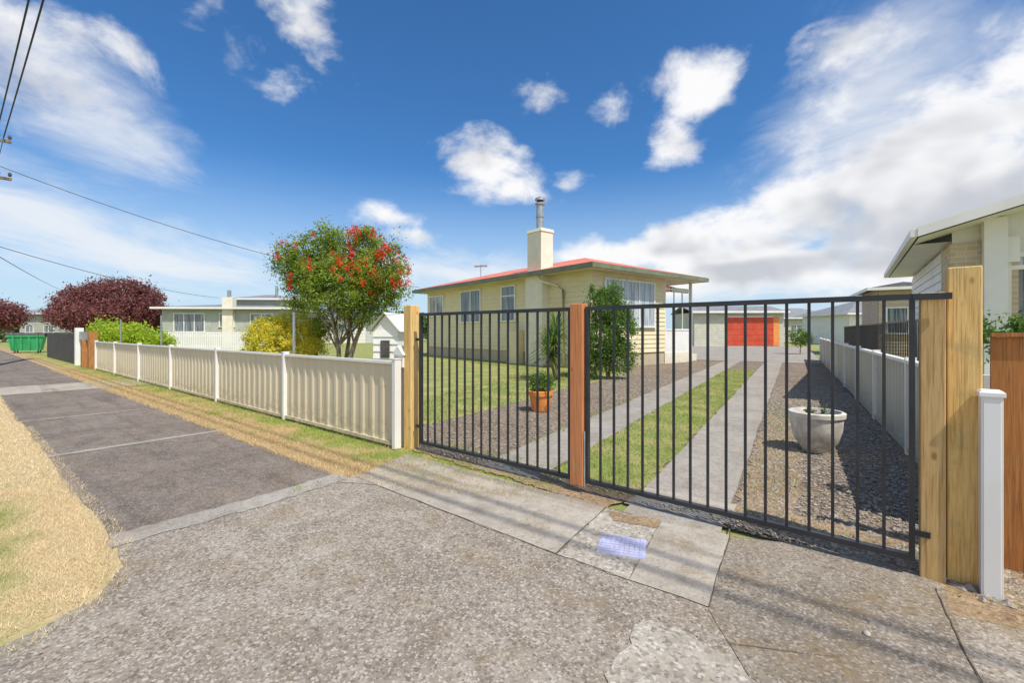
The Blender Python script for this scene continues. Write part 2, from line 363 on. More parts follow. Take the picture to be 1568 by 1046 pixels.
for a,b,w,wb in [(G(1117,821),G(1085,932),.005,.8),(G(1432,903),G(1505,1060),.004,1),(G(928,778),G(850,850),.004,.8),(G(850,850),G(962,890),.0025,.8),
              (G(545,732),G(850,850),.0025,.8),(G(1012,801),G(963,890),.0025,.8),(G(1118,803),G(1117,821),.006,.8),(G(1090,985),G(1290,1010),.002,2),
              (S(-5.0,.64),S(-5.05,2.18),.004,3),(S(-8.0,.64),S(-8.1,2.18),.006,3),(S(-11.6,.64),S(-11.7,2.18),.008,2)]:
    cr.poly([(p[0],p[1],.0095) for p in crack(a,b,w,wb)],'crack')
cr.obj('pavement_joint')
D=DR.w
def yg(lx):
    lo,hi=0,15
    for _ in range(40):
        m_=(lo+hi)/2
        if ST.l(D(lx,m_))[1]<3.22: lo=m_
        else: hi=m_
    return lo
sheet('gravel_drive',[D(-4.35,yg(-4.35)),D(1.05,yg(1.05)),D(1.05,48),D(-8,48),D(-8,19),D(-4.35,14)],-.004,'gravel')
sheet('lawn',[D(-4.35,yg(-4.35)-.1),D(-4.3,8),D(-4.6,11.5),D(-5.4,13),HO.w(-1.2,-.3),HO.w(-.8,12.5),ST.w(-40,22),ST.w(-40,3.3)],0.0,'g_lawn',.06)
sheet('driveway_strip',[D(-1.04,yg(-1.04)-.2),D(-.40,yg(-.4)-.2),D(-.4,44),D(-1.04,44)],.0045,'strip',.012)
sheet('driveway_strip',[D(-2.6,yg(-2.6)),D(-1.93,yg(-1.93)),D(-1.97,44),D(-2.6,44)],.0045,'strip',.012)
mid=[D(-1.93,yg(-1.93)+.1),D(-1.05,yg(-1.05)+.1),D(-1.05,17),D(-1.95,17)]
sheet('grass_strip',mid,.002,'g_lawn',.05)
sheet('concrete_yard',[D(-9,22),D(1,22),D(1,46),D(-9,46)],.008,'strip')
sheet('soil_patch',[D(-.36,yg(-.3)+.1),D(.02,yg(-.0)+.1),D(.05,5.6),D(-.05,7.6),D(-.36,8.3)],.001,'soil',.05)
sheet('driveway_crossing',[S(-15.8,-2.5),S(-13.8,-2.5),S(-13.8,3.2),S(-15.8,3.2)],.004,'conc',.02)
stones('loose_gravel',[[D(-.38,yg(-.38)),D(1.0,yg(1.0)),D(1.0,12),D(-.38,12)]],1300,.011,'stone',0)
stones('loose_gravel',[[D(-4.3,yg(-4.3)),D(-2.62,yg(-2.6)),D(-2.62,14),D(-4.5,14)]],400,.011,'stone',0)
stones('loose_gravel',[[G(1300,848),G(1440,885),G(1520,925),G(1640,950),G(1600,870),G(1400,835)],[G(640,690),G(960,760),G(960,750),G(640,678)],[G(960,768),G(1300,850),G(1400,845),G(1130,785)]],2600,.010,'stone',.004)
stones('loose_gravel',[[G(1380,880),G(1440,892),G(1530,935),G(1560,920),G(1500,890)]],500,.02,'stone',.004)
stones('loose_gravel',[[G(0,1040),G(1500,1040),G(1400,900),G(600,720),G(480,740)]],50,.004,'stone',.006)
c=G(1327,974); mb=MB(); mb.lathe(c,[(.001,.022),(.008,.02),(.014,.014),(.015,.008)],'pot_w',10); mb.obj('white_pebble',smooth=True)
nv=[S(-5.6,-.7),S(-2.85,-.7),S(-2.85,.1),S(-3.0,.43),S(-3.3,.58),S(-3.8,.62),S(-5.6,.62)]
blades('verge_grass',[nv],26000,.022,'b_verge',.0013,thin=.25)
blades('verge_grass',[[S(-14,-1.4),S(-5.6,-1.4),S(-5.6,.62),S(-14,.62)]],5000,.028,'b_verge',.0026)
edge=[S(-9,.56),S(-3.7,.56),S(-3.1,.5),S(-2.8,.2),S(-2.72,-.6),S(-2.62,-.6),S(-2.7,.27),S(-2.98,.57),S(-3.6,.71),S(-9,.70)]
blades('verge_grass',[edge],9000,.02,'b_verge',.0015)
blades('verge_grass',[[S(-22,2.12),S(-3.6,2.14),S(-3.0,2.3),S(-2.0,2.85),S(-2.0,3.2),S(-22,3.2)]],5000,.032,'b_fence',.0026)
lawn=[D(-4.3,yg(-4.3)),D(-4.35,8),D(-4.6,11.5),D(-5.4,13),HO.w(-1.0,0),HO.w(-.5,11.8),ST.w(-9,12),ST.w(-6,3.4)]
blades('lawn_grass',[lawn],900,.045,'b_lawn',.006)
blades('lawn_grass',[mid],3200,.036,'b_lawn',.0035)
blades('weeds',[[G(640,680),G(900,735),G(960,750),G(955,742),G(900,722),G(650,672)],[G(440,742),G(500,735),G(490,755),G(450,760)],[D(-2.62,4.5),D(-2.5,4.5),D(-2.6,9),D(-2.75,9)]],1500,.04,'b_lawn',.0035)
blades('dry_weeds',[[D(-.35,4),D(.0,4),D(.2,9),D(-.35,9)],[G(640,682),G(950,755),G(960,747),G(650,674)],[G(1130,790),G(1400,850),G(1400,835),G(1130,775)],[S(.3,3.1),S(3,3.1),S(3,3.4),S(.5,3.4)]],900,.035,'b_fence',.0035)
# ---------------------------------------------------------------- left fence
FY=ST.l(G(608,687))[1]
FH=.97
def ribs(mb,fr,x0,x1,y,z0,z1,m,pitch=.2,dep=.016):
    pts=[]; x=x0
    while x<x1-1e-6:
        for dx,dy in ((0,0),(.105,0),(.128,-dep),(.176,-dep)):
            if x+dx<x1: pts.append((x+dx,y+dy))
        x+=pitch
    pts.append((x1,y)); vs=[]
    for a,b in pts:
        p=fr.w(a,b); vs+= [(p[0],p[1],z0),(p[0],p[1],z1)]
    mb.add(vs,[(2*i,2*i+2,2*i+3,2*i+1) for i in range(len(pts)-1)],m)
fx=[ST.rx(p,FY) for p in (608,438,334,263,214,177,148)]
e=emp('colorsteel_fence',(*S(fx[0],FY),0))
p=MB();r=MB();q=MB()
for i in range(len(fx)-1):
    x1,x0=fx[i]-.03,fx[i+1]+.03
    ribs(p,ST,x0,x1,FY,.06,FH-.03,'cream')
    r.obox(ST,x0,x1,FY-.04,FY+.03,FH-.03,FH,'white'); r.obox(ST,x0,x1,FY-.035,FY+.025,.03,.07,'cream')
for i,x in enumerate(fx):
    q.obox(ST,x-.028,x+.028,FY-.05,FY+.035,0,FH+.02,'white'); q.obox(ST,x-.034,x+.034,FY-.056,FY+.041,FH+.02,FH+.035,'white')
p.obj('panels',e); r.obj('rails',e); q.obj('posts',e,bevel=.003)
# ---------------------------------------------------------------- gate
GY=ST.l(G(625,686))[1]; 
gx0=ST.rx(641,GY); gx1=ST.rx(1440,GY)
xm0=ST.rx(877,GY); xm1=ST.rx(896,GY)
def zat(px,py):
    x=ST.rx(px,GY); w=ST.w(x,GY); return hgt(py,w[1])
gt=(zat(641,482)+zat(1440,447))/2; gb=.085
e=emp('steel_gate',(*S((gx0+xm0)/2,GY),0))
def leaf(par,x0,x1,n,name):
    mb=MB()
    mb.obox(ST,x0,x1,GY-.02,GY+.02,gt-.025,gt+.005,'steel_b'); mb.obox(ST,x0,x1,GY-.02,GY+.02,gb,gb+.03,'steel_b')
    mb.obox(ST,x0,x0+.025,GY-.0195,GY+.0195,gb+.03,gt-.025,'steel_b'); mb.obox(ST,x1-.025,x1,GY-.0195,GY+.0195,gb+.03,gt-.025,'steel_b')
    for i in range(1,n):
        x=x0+.0125+(x1-x0-.025)*i/n; mb.obox(ST,x-.0078,x+.0078,GY-.0078,GY+.0078,gb+.03,gt-.025,'steel_b')
    mb.obj(name,par)
leaf(e,gx0+.03,xm0-.01,17,'left_leaf'); 
h=MB(); h.obox(ST,gx0-.04,gx0+.03,GY-.012,GY+.012,1.2,1.23,'steel_b'); h.obox(ST,gx0-.04,gx0+.03,GY-.012,GY+.012,.25,.28,'steel_b'); h.obj('hinges',e)
xr=ST.rx(1405,GY)
e2=emp('steel_gate',(*S((gx1+xm1)/2,GY),0)); leaf(e2,xm1+.01,xr-.01,17,'right_leaf')
h=MB(); h.obox(ST,xr-.02,xr+.13,GY-.028,GY-.02,gt-.03,gt+.004,'steel_b'); h.obox(ST,xr-.02,xr+.05,GY-.012,GY+.012,.22,.25,'steel_b')
h.tube([(*S(xm1+.01,GY-.03),.5),(*S(xm1+.01,GY-.03),.06)],[.008,.008],'galv',6)
h.obj('hinges',e2)
def post(name,fr,x,y,w,z,m,d=None):
    mb=MB(); d=d or w; mb.obox(fr,x-w/2,x+w/2,y-d/2,y+d/2,-.05,z,m); e=emp(name,(*fr.w(x,y),0)); mb.obj('post',e,bevel=.006)
    return e
px_=ST.rx(886,GY); ep=emp('timber_gate_stop_post',(*S(px_,GY),0)); mb=MB(); mb.obox(ST,xm0,xm1,GY-.045,GY+.045,.06,gt+.03,'wood_r'); mb.obj('post',ep,bevel=.005)
post('timber_gate_post',ST,ST.rx(627,GY),GY+.03,.125,zat(627,468),'wood_n')
post('timber_gate_post',ST,ST.rx(1423,GY+.05)+.01,GY+.05,.10,1.3+(HY-449)*ST.w(ST.rx(1423,GY+.05),GY+.05)[1]/F,'wood_b')
c=G(1476,893); cl=ST.l(c); post('timber_gate_post',ST,cl[0],cl[1]+.04,.13,hgt(410,c[1]+.03),'wood_n')
c=G(1527,918); e=emp('white_fence_post',(c[0],c[1],0)); cl=ST.l((c[0],c[1]+.03)); mb=MB()
zt=hgt(602,c[1]); mb.obox(ST,cl[0]-.038,cl[0]+.038,cl[1]-.038,cl[1]+.038,-.05,zt-.02,'white'); mb.obox(ST,cl[0]-.046,cl[0]+.046,cl[1]-.046,cl[1]+.046,zt-.02,zt,'white'); mb.obox(ST,cl[0]-.046,cl[0]+.046,cl[1]-.046,cl[1]+.046,zt,zt+.012,'white',.012)
mb.obox(ST,cl[0]-.03,cl[0]+.03,cl[1]-.041,cl[1]-.038,0,zt-.03,'white')
mb.obj('post',e,bevel=.003)
c=ST.l(G(1512,872)); e=emp('stained_timber_fence',(*S(*c),0)); mb=MB()
c=(c[0]+.02,c[1]); 
for i in range(22):
    mb.obox(ST,c[0]+i*.155,c[0]+i*.155+.15,c[1]+.05,c[1]+.075,.0,1.27,'rust')
mb.obox(ST,c[0],c[0]+3.4,c[1]+.03,c[1]+.095,1.272,1.295,'rust'); mb.obj('boards',e)
# ---------------------------------------------------------------- right boundary fence
e=emp('boundary_fence',(*D(1.05,4),0)); p=MB();r=MB();q=MB()
BF=Fr(DR.w(1.05,0),DR.ang+math.pi/2)
y0=3.95; K=9; sp=2.3
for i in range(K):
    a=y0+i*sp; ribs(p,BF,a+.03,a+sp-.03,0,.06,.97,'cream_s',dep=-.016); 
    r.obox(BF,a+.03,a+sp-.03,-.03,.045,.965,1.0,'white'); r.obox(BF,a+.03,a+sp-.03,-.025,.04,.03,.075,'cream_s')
for i in range(K+1):
    a=y0+i*sp; q.obox(BF,a-.028,a+.028,-.04,.05,0,1.03,'white')
p.obj('panels',e); r.obj('rails',e); q.obj('posts',e)
e=emp('black_railing',(*D(1.6,14),0)); mb=MB()
RF=Fr(DR.w(2.0,0),DR.ang+math.pi/2)
mb.obox(RF,9,26,-.02,.02,1.5,1.54,'steel_b')
for i in range(90): mb.obox(RF,9+i*.19,9.018+i*.19,-.009,.009,.2,1.5,'steel_b')
mb.obj('bars',e)
# ---------------------------------------------------------------- walls helper
def boards(mb,O,A,N,s0,s1,z0,z1,m,lap=.17,dep=.026):
    vs=[];fs=[]; n=int(round((z1-z0)/lap)); l=(z1-z0)/n
    for i in range(n):
        zb=z0+i*l; zt=zb+l; b=len(vs)
        for s_ in (s0,s1):
            for dd,z in ((.0,zb),(dep,zb),(.001,zt)):
                vs.append((O[0]+A[0]*s_+N[0]*dd,O[1]+A[1]*s_+N[1]*dd,z))
        fs+=[(b+0,b+3,b+4,b+1),(b+1,b+4,b+5,b+2)]
    mb.add(vs,fs,m)
class WF(Fr):
    def __init__(s,O,A,N): s.o=O; s.x=A; s.y=N
def window(par,wf,s0,s1,z0,z1,panes=2,name='window',glass='glass',hbar=None,fw=.07):
    mb=MB()
    mb.obox(wf,s0,s1,.02,.07,z1-fw,z1,'white'); mb.obox(wf,s0-.04,s1+.04,.02,.11,z0-.03,z0+.03,'white')
    mb.obox(wf,s0,s0+fw,.02,.068,z0+.03,z1-fw,'white'); mb.obox(wf,s1-fw,s1,.02,.068,z0+.03,z1-fw,'white')
    for i in range(1,panes):
        x=s0+(s1-s0)*i/panes; mb.obox(wf,x-fw*.45,x+fw*.45,.02,.062,z0+.03,z1-fw,'white')
    if hbar: mb.obox(wf,s0+fw,s1-fw,.02,.055,hbar-.025,hbar+.025,'white')
    mb.obj(name+'_frame',par)
    g_=MB(); g_.obox(wf,s0+fw*.5,s1-fw*.5,.005,.034,z0,z1-fw*.5,glass); g_.obj(name+'_glass',par)
def hiproof(mb,fr,x0,x1,y0,y1,z,rise,m):
    w=min(x1-x0,y1-y0)/2
    if (y1-y0)>=(x1-x0): r0=(x0+w,y0+w);r1=(x0+w,y1-w)
    else: r0=(x0+w,y0+w);r1=(x1-w,y0+w)
    P=lambda a,b,zz:(*fr.w(a,b),zz)
    A,B,C,D_=P(x0,y0,z),P(x1,y0,z),P(x1,y1,z),P(x0,y1,z); R0=P(*r0,z+rise);R1=P(*r1,z+rise)
    if (y1-y0)>=(x1-x0): fs=[[A,B,R0],[B,C,R1,R0],[C,D_,R1],[D_,A,R0,R1]]
    else: fs=[[A,B,R1,R0],[B,C,R1],[C,D_,R0,R1],[D_,A,R0]]
    for f in fs: mb.poly(f,m)
# ---------------------------------------------------------------- main house
LX=HO.rx(1058,0); LY=HO.ry(655,0)
WL=WF(HC,HO.y,(-HO.x[0],-HO.x[1]))
WR=WF(HC,HO.x,(-HO.y[0],-HO.y[1]))
EZ=3.42; OV=.55; DEP=LX+.1
e=emp('weatherboard_house',(HC[0],HC[1],0))
PX=HO.rx(1018,0)
mb=MB()
boards(mb,HC,WL.x,WL.y,0.0,LY,.5,EZ,'wboard'); boards(mb,HC,WR.x,WR.y,0.0,PX,.5,EZ,'wboard')
O2=HO.w(0,1.6); boards(mb,O2,WR.x,WR.y,PX,DEP,.5,EZ,'wboard')
O3=HO.w(PX,0); boards(mb,O3,HO.y,HO.x,0,1.6,.5,EZ,'wboard')
O4=HO.w(DEP,1.6); boards(mb,O4,HO.y,HO.x,0,LY-1.6,.5,EZ,'wboard')
O5=HO.w(0,LY); boards(mb,O5,HO.x,HO.y,0,DEP,.5,EZ,'wboard')
mb.obox(HO,.02,PX-.02,.02,LY-.02,0,.5,'base'); mb.obox(HO,PX-.02,DEP-.02,1.62,LY-.02,0,.5,'base')
mb.obox(HO,-.03,.05,-.03,.05,0.3,EZ,'wboard')
mb.obj('walls',e)
mb=MB()
x0,x1,y0_,y1_=-OV,DEP+.1,-OV,LY+.5
P=lambda a,b,zz:(*HO.w(a,b),zz)
mb.poly([P(x0,y0_,EZ),P(x1,y0_,EZ),P(x1,y1_,EZ),P(x0,y1_,EZ)],'soffit')
hiproof(mb,HO,x0-.03,x1+.03,y0_-.03,y1_+.03,EZ+.17,.95,'roof')
mb.poly([P(x1,1.2,EZ-.02),P(x1+1.5,1.2,EZ-.16),P(x1+1.5,4.5,EZ-.16),P(x1,4.5,EZ-.02)],'roof')
mb.obox(HO,x1+.101,x1+1.5,1.1,1.199,EZ-.3,EZ-.1,'gutter')
mb.obj('roof',e)
mb=MB()
mb.obox(HO,x0-.1,x0,y0_-.1,y1_+.1,EZ-.01,EZ+.15,'gutter'); mb.obox(HO,x0,x1+.1,y0_-.1,y0_,EZ-.01,EZ+.15,'gutter')
mb.obox(HO,x1,x1+.1,y0_,y1_+.1,EZ-.01,EZ+.15,'gutter'); mb.obox(HO,x0,x1,y1_,y1_+.1,EZ-.01,EZ+.15,'gutter'); mb.obj('gutter',e)
def zw(wf,px,py,off=0):
    s=wf.rx(px,off); w=wf.w(s,off); return hgt(py,w[1])
def win(wf,pa,pb,pt,pbm,panes,nm,glass='glass',hb=None):
    s0,s1=sorted((wf.rx(pa,.05),wf.rx(pb,.05))); zt=zw(wf,pa,pt,.05); zb=zw(wf,pa,pbm,.05)
    window(e,wf,s0,s1,zb,zt,panes,nm,glass,zt-(zt-zb)*.3 if hb else None)
win(WL,705,736,446,494,2,'bedroom_window'); win(WL,767,789,438,492,1,'hall_window',hb=True); win(WL,657,679,454,485,2,'end_window','glass_l')
win(WR,926,1003,424,500,3,'living_window','glass_l',hb=False)
sc=WL.rx(819,.3); mb=MB(); CF=Fr(WL.w(sc,0),HO.ang)
zc=hgt(353,CF.o[1]); zf=hgt(302,CF.o[1])
mb.obox(CF,-.38,.1,-.48,.48,0,EZ-.002,'chimw'); mb.obox(CF,-.34,.28,-.4,.4,EZ+.0,zc-.12,'chimw'); mb.obox(CF,-.38,.32,-.44,.44,zc-.12,zc,'chimw',.03)
mb.obj('chimney',e,bevel=.015)
mb=MB(); c=CF.w(-.03,0); mb.tube([(*c,zc-.02),(*c,zf-.3)],[.15,.15],'galv',16); mb.tube([(*c,zc+.5),(*c,zc+.55)],[.17,.17],'galv',16)
mb.tube([(*c,zf-.3),(*c,zf-.24)],[.2,.2],'galv',16); mb.tube([(*c,zf-.24),(*c,zf-.14)],[.12,.12],'dark',12);mb.tube([(*c,zf-.14),(*c,zf-.05),(*c,zf+.02)],[.2,.19,.05],'galv',16)
mb.obj('chimney_flue',e)
sd=WL.rx(862,.1); mb=MB(); W3=lambda s_,d_,z_:(*WL.w(s_,d_),z_)
mb.tube([W3(sd+1.0,.55,EZ),W3(sd+.85,.4,EZ-.22),W3(sd+.25,.14,EZ-.42),W3(sd,.08,EZ-.6),W3(sd,.06,.1)],[.045]*5,'chimw',8); mb.obj('downpipe',e,smooth=True)
mb=MB(); mb.obox(WL,sc+1.0,sc+1.7,.03,.35,.0,1.35,'wboard'); mb.obj('gas_bottle_cupboard',e)
mb=MB(); 
mb.obox(HO,PX+.0,LX+.1,.0,1.6,.0,.45,'chimw'); mb.obox(HO,PX+.02,PX+.1,.02,.1,.45,EZ,'white'); mb.obox(HO,LX,LX+.1,.0,.1,.45,EZ,'white')
mb.obox(HO,PX+.1,LX,.02,.06,.45,1.35,'white'); mb.obox(HO,LX+.03,LX+.07,.1,1.4,.45,1.35,'white'); mb.obox(HO,PX+.1,LX,0,.08,1.35,1.42,'white')
for i in range(1,3): 
    x=PX+.1+(LX-PX-.1)*i/3; mb.obox(HO,x-.02,x+.02,.02,.06,1.42,EZ-.4,'white')
mb.obox(HO,PX+.1,LX,.02,.07,EZ-.4,EZ-.34,'white')
mb.obox(HO,LX+.1,LX+1.0,.3,1.6,0,.3,'chimw'); mb.obj('porch',e)
WP=WF(O2,HO.x,(-HO.y[0],-HO.y[1])); window(e,WP,PX+.3,LX-.1,.6,2.7,2,'porch_door','glass')
mb=MB(); c=HO.w(2.0,LY-2.2); zt=hgt(405,c[1]); mb.tube([(*c,EZ+.3),(*c,zt)],[.02,.02],'galv',6)
for i in range(6): mb.tube([(c[0]-.35,c[1]+.1*i-.2,zt-.1),(c[0]+.35,c[1]+.1*i-.2,zt-.06)],[.01,.01],'galv',5)
mb.tube([(c[0],c[1]-.5,zt-.08),(c[0]+.3,c[1]+.5,zt-.08)],[.012,.012],'galv',5)
c=HO.w(4.5,LY-5); mb.tube([(*c,EZ+.3),(*c,hgt(378,c[1]))],[.015,.015],'galv',6); mb.obj('tv_aerial',e)
# ---------------------------------------------------------------- garage
Z=41
e=emp('garage',(*Dp(1130,Z),0)); GF=Fr(Dp(1063,Z),math.radians(-3)); wd=(1196-1063)*Z/F
ze=hgt(478,Z); mb=MB(); WG=WF(GF.o,GF.x,(-GF.y[0],-GF.y[1])); boards(mb,GF.o,WG.x,WG.y,0,wd,0,ze,'garw')
mb.obox(GF,0.01,wd,.02,6,0,ze-.02,'garw'); mb.obj('walls',e)
d0=(1112-1063)*Z/F; d1=(1180-1063)*Z/F; dz=hgt(486,Z)
mb=MB(); mb.obox(WG,d0,d1,.03,.06,.02,dz,'redpaint'); 
for i in range(1,5): mb.obox(WG,d0,d1,.06,.075,dz*i/5-.015,dz*i/5+.015,'redpaint')
mb.obox(WG,d1+.03,d1+.55,.03,.06,.02,dz,'terra'); mb.obox(WG,d0-.12,d0,.03,.09,0,dz+.1,'white'); mb.obox(WG,d0,d1,.03,.09,dz,dz+.1,'white'); mb.obj('garage_door',e)
mb=MB(); P=lambda a,b,zz:(*GF.w(a,b),zz); mb.poly([P(-.3,-.4,ze),P(wd+.3,-.4,ze),P(wd+.3,3,ze+.7),P(-.3,3,ze+.7)],'groof'); mb.poly([P(-.3,6.4,ze),P(wd+.3,6.4,ze),P(wd+.3,3,ze+.7),P(-.3,3,ze+.7)],'groof')
mb.obox(GF,-.3,wd+.3,-.5,-.4,ze-.1,ze+.08,'white'); mb.obj('roof',e)
# ---------------------------------------------------------------- generic distant houses
def simple_house(name,fr,w,d,ze,rise,wall,roof,wins,base=0,ov=.5):
    e=emp(name,(*fr.w(w/2,d/2),0)); mb=MB()
    for O,A,N,L in ((fr.o,fr.x,(-fr.y[0],-fr.y[1]),w),(fr.w(w,0),fr.y,fr.x,d),(fr.w(0,0),fr.y,(-fr.x[0],-fr.x[1]),d)):
        boards(mb,O,A,N,0,L,base,ze,wall)
    mb.obox(fr,.01,w-.01,.01,d-.01,0,ze-.01,wall); mb.obj('walls',e)
    mb=MB(); hiproof(mb,fr,-ov,w+ov,-ov,d+ov,ze+.02,rise,roof); mb.obox(fr,-ov-.05,w+ov+.05,-ov-.08,-ov,ze-.12,ze+.03,'white'); mb.obox(fr,-ov-.08,-ov,-ov,d+ov,ze-.12,ze+.03,'white'); mb.obox(fr,w+ov,w+ov+.08,-ov,d+ov,ze-.12,ze+.03,'white'); mb.obj('roof',e)
    wf=WF(fr.o,fr.x,(-fr.y[0],-fr.y[1]))
    for i,(a,b,z0,z1,n) in enumerate(wins): window(e,wf,a,b,z0,z1,n,'window_%d'%(i+1))
    return e
Z=36; o=Dp(248,Z); f=Fr(o,math.radians(4)); w=(432-248)*Z/F
e=simple_house('neighbour_house',f,w,8,hgt(471,Z),.55,'wgrey','groof',[(.9,3.3,1.3,2.8,3),(4.4,5.6,1.7,2.8,2),(6.8,8.6,1.5,2.8,2)])
mb=MB(); a=(322-248)*Z/F; b=(425-248)*Z/F; mb.obox(f,a+.3,b-.2,2.2,6,hgt(471,Z)-.2,hgt(456,Z)+.1,'wgrey'); hiproof(mb,f,a,b+.2,1.8,6.4,hgt(456,Z)+.1,.5,'groof')
mb.obox(f,a,b+.2,1.72,1.8,hgt(456,Z),hgt(456,Z)+.14,'white')
a=(347-248)*Z/F; mb.obox(f,a-.4,a+.4,-.3,.3,0,hgt(455,Z),'chimw'); c=f.w(a,0); mb.tube([(*c,hgt(455,Z)),(*c,hgt(444,Z))],[.15,.15],'galv',8)
a=(397-248)*Z/F; c=f.w(a,2.5); mb.tube([(*c,3),(*c,hgt(432,Z))],[.12,.12],'galv',8); mb.obj('upper_part',e)
for (pl,pr,ye,yr,Z,wall,roof) in [(30,92,480,470,62,'wgrey','groof'),(1196,1290,487,474,60,'garw','groof'),(1300,1420,480,462,44,'white','groof'),(1085,1112,485,472,75,'wgrey','groof'),(455,560,486,472,52,'white','groof')]:
    f=Fr(Dp(pl,Z),0); w=(pr-pl)*Z/F
    simple_house('neighbour_house',f,w,7,hgt(ye,Z),(ye-yr)*Z/F*1.3,wall,roof,[(w*.15,w*.35,1.2,2.2,2),(w*.6,w*.85,1.2,2.2,2)])
# ---------------------------------------------------------------- right neighbour house
NA=-math.radians(36.8); E0=(6.57,7.3); N_=Fr(E0,NA)
e=emp('brick_house',(*N_.w(3,4),0)); ze=2.9; pit=math.tan(math.radians(16)); W_=8; Ln=6.9
P=lambda a,b,zz:(*N_.w(a,b),zz)
mb=MB(); ov=.5
mb.obox(N_,ov,W_-ov,.75,Ln-.3,0,ze-.12,'white'); boards(mb,N_.w(ov,0.75),N_.y,(-N_.x[0],-N_.x[1]),0,Ln-1.05,.9,ze-.14,'white')
mb.obox(N_,ov-.03,ov+.75,.68,1.6,0,ze-.13,'brick'); 
mb.poly([P(ov,.74,ze-.12),P(W_-ov,.74,ze-.12),P(W_-ov,.74,ze+.1),P(W_/2,.74,ze+pit*W_/2-.05),P(ov,.74,ze+.1)],'white')
mb.obj('walls',e)
mb=MB()
mb.poly([P(0,0,ze+.08),P(W_/2,0,ze+.08+pit*W_/2),P(W_/2,Ln,ze+.08+pit*W_/2),P(0,Ln,ze+.08)],'groof')
mb.poly([P(W_,0,ze+.08),P(W_/2,0,ze+.08+pit*W_/2),P(W_/2,Ln,ze+.08+pit*W_/2),P(W_,Ln,ze+.08)],'groof')
def barge(y,sx):
    a0,a1=(0,W_/2) if sx>0 else (W_,W_/2)
    vs=[P(a0,y-.03,ze-.06),P(a1,y-.03,ze-.06+pit*W_/2),P(a1,y-.03,ze+.09+pit*W_/2),P(a0,y-.03,ze+.09),P(a0,y,ze-.06),P(a1,y,ze-.06+pit*W_/2),P(a1,y,ze+.09+pit*W_/2),P(a0,y,ze+.09)]
    mb.add(vs,[(0,1,2,3),(4,5,6,7),(0,1,5,4),(3,2,6,7),(0,3,7,4),(1,2,6,5)],'white')
barge(0,1);barge(0,-1);barge(Ln+.03,1)
mb.poly([P(0.02,0.02,ze-.07),P(W_/2,.02,ze-.07+pit*W_/2),P(W_/2,.8,ze-.07+pit*W_/2),P(.02,.8,ze-.07)],'white')
mb.poly([P(0.02,0.8,ze-.07),P(ov+.1,.8,ze-.07),P(ov+.1,Ln,ze-.07),P(.02,Ln,ze-.07)],'white')
mb.obox(N_,-.09,-.002,-.02,Ln+.05,ze-.06,ze+.06,'white')
mb.obj('roof',e)
mb=MB(); a=N_.rx(1524,.5); mb.obox(N_,a-.13,a+.13,.45,.7,0,ze+.2,'white'); mb.obox(N_,ov+.75,a-.13,.6,.7,ze-.5,ze-.1,'white'); mb.obj('column',e)
wf=WF(N_.w(0,.74),N_.x,(-N_.y[0],-N_.y[1])); window(e,wf,a+.14,a+2.4,.9,2.55,3,'front_window','glass_l')
window(e,wf,ov+.85,a-.2,1.2,2.35,1,'side_window','glass')
f=Fr(Dp(1345,24),math.radians(-30)); simple_house('carport',f,2.5,5,hgt(442,24),.4,'brick','dark',[(.3,2.1,1.2,2.6,2)])
# ---------------------------------------------------------------- pots
def pot(name,c,prof,mat,thick=.025):
    e=emp(name,(c[0],c[1],0)); mb=MB(); inner=[(prof[-1][0]-thick,prof[-1][1]),(prof[-1][0]-thick-.02,prof[-1][1]-.06)]
    mb.lathe(c,[(0.001,.004)]+prof+inner,mat,40); mb.lathe(c,[(.001,prof[-1][1]-.05),(prof[-1][0]-thick-.015,prof[-1][1]-.055)],'potsoil',24)
    o=mb.obj('pot',e,smooth=True); o.data.set_sharp_from_angle(angle=.7); return e
c=G(829,632); e=pot('orange_plant_pot',(c[0],c[1]+.15),[(.135,.004),(.15,.03),(.185,.26),(.205,.262),(.21,.33),(.2,.34)],'terra')
pt,_=clumps([(c[0],c[1]+.15,.45,.2,.2,.15)],60,22,.08,3); npmesh('plant',leaves(pt,.05,.5),4,'leaf_g',e)
c=G(1270,699); c=(c[0],c[1]+.2); e=pot('round_planter',c,[(.13,.004),(.15,.05),(.2,.12),(.235,.25),(.245,.38),(.262,.385),(.265,.43),(.25,.44)],'pot_w')
pt,_=clumps([(c[0],c[1],.43,.14,.14,.05)],14,14,.05,4); npmesh('plant',leaves(pt,.03,.5),4,'leaf_d',e)
mc=[G(925,820),G(995,830),G(984,860),G(923,848)]
ctr=Vector(((mc[0][0]+mc[2][0])/2,(mc[0][1]+mc[2][1])/2)); ex=(Vector(mc[1])-Vector(mc[0])); 
cf=Fr(tuple(ctr),math.atan2(ex.y,ex.x)); hw=ex.length/2; hd=(Vector(mc[3])-Vector(mc[0])).length/2
e=emp('water_meter_cover',(ctr.x,ctr.y,0)); mb=MB(); mb.obox(cf,-hw,hw,-hd,hd,.0,.014,'cover',.003)
nx,ny=9,7
for i in range(nx):
    for j in range(ny):
        a=-hw+.012+(2*hw-.024)*i/nx; b=-hd+.012+(2*hd-.024)*j/ny; mb.obox(cf,a+.003,a+(2*hw-.024)/nx-.003,b+.003,b+(2*hd-.024)/ny-.003,.0142,.019,'cover')
mb.obj('lid',e)
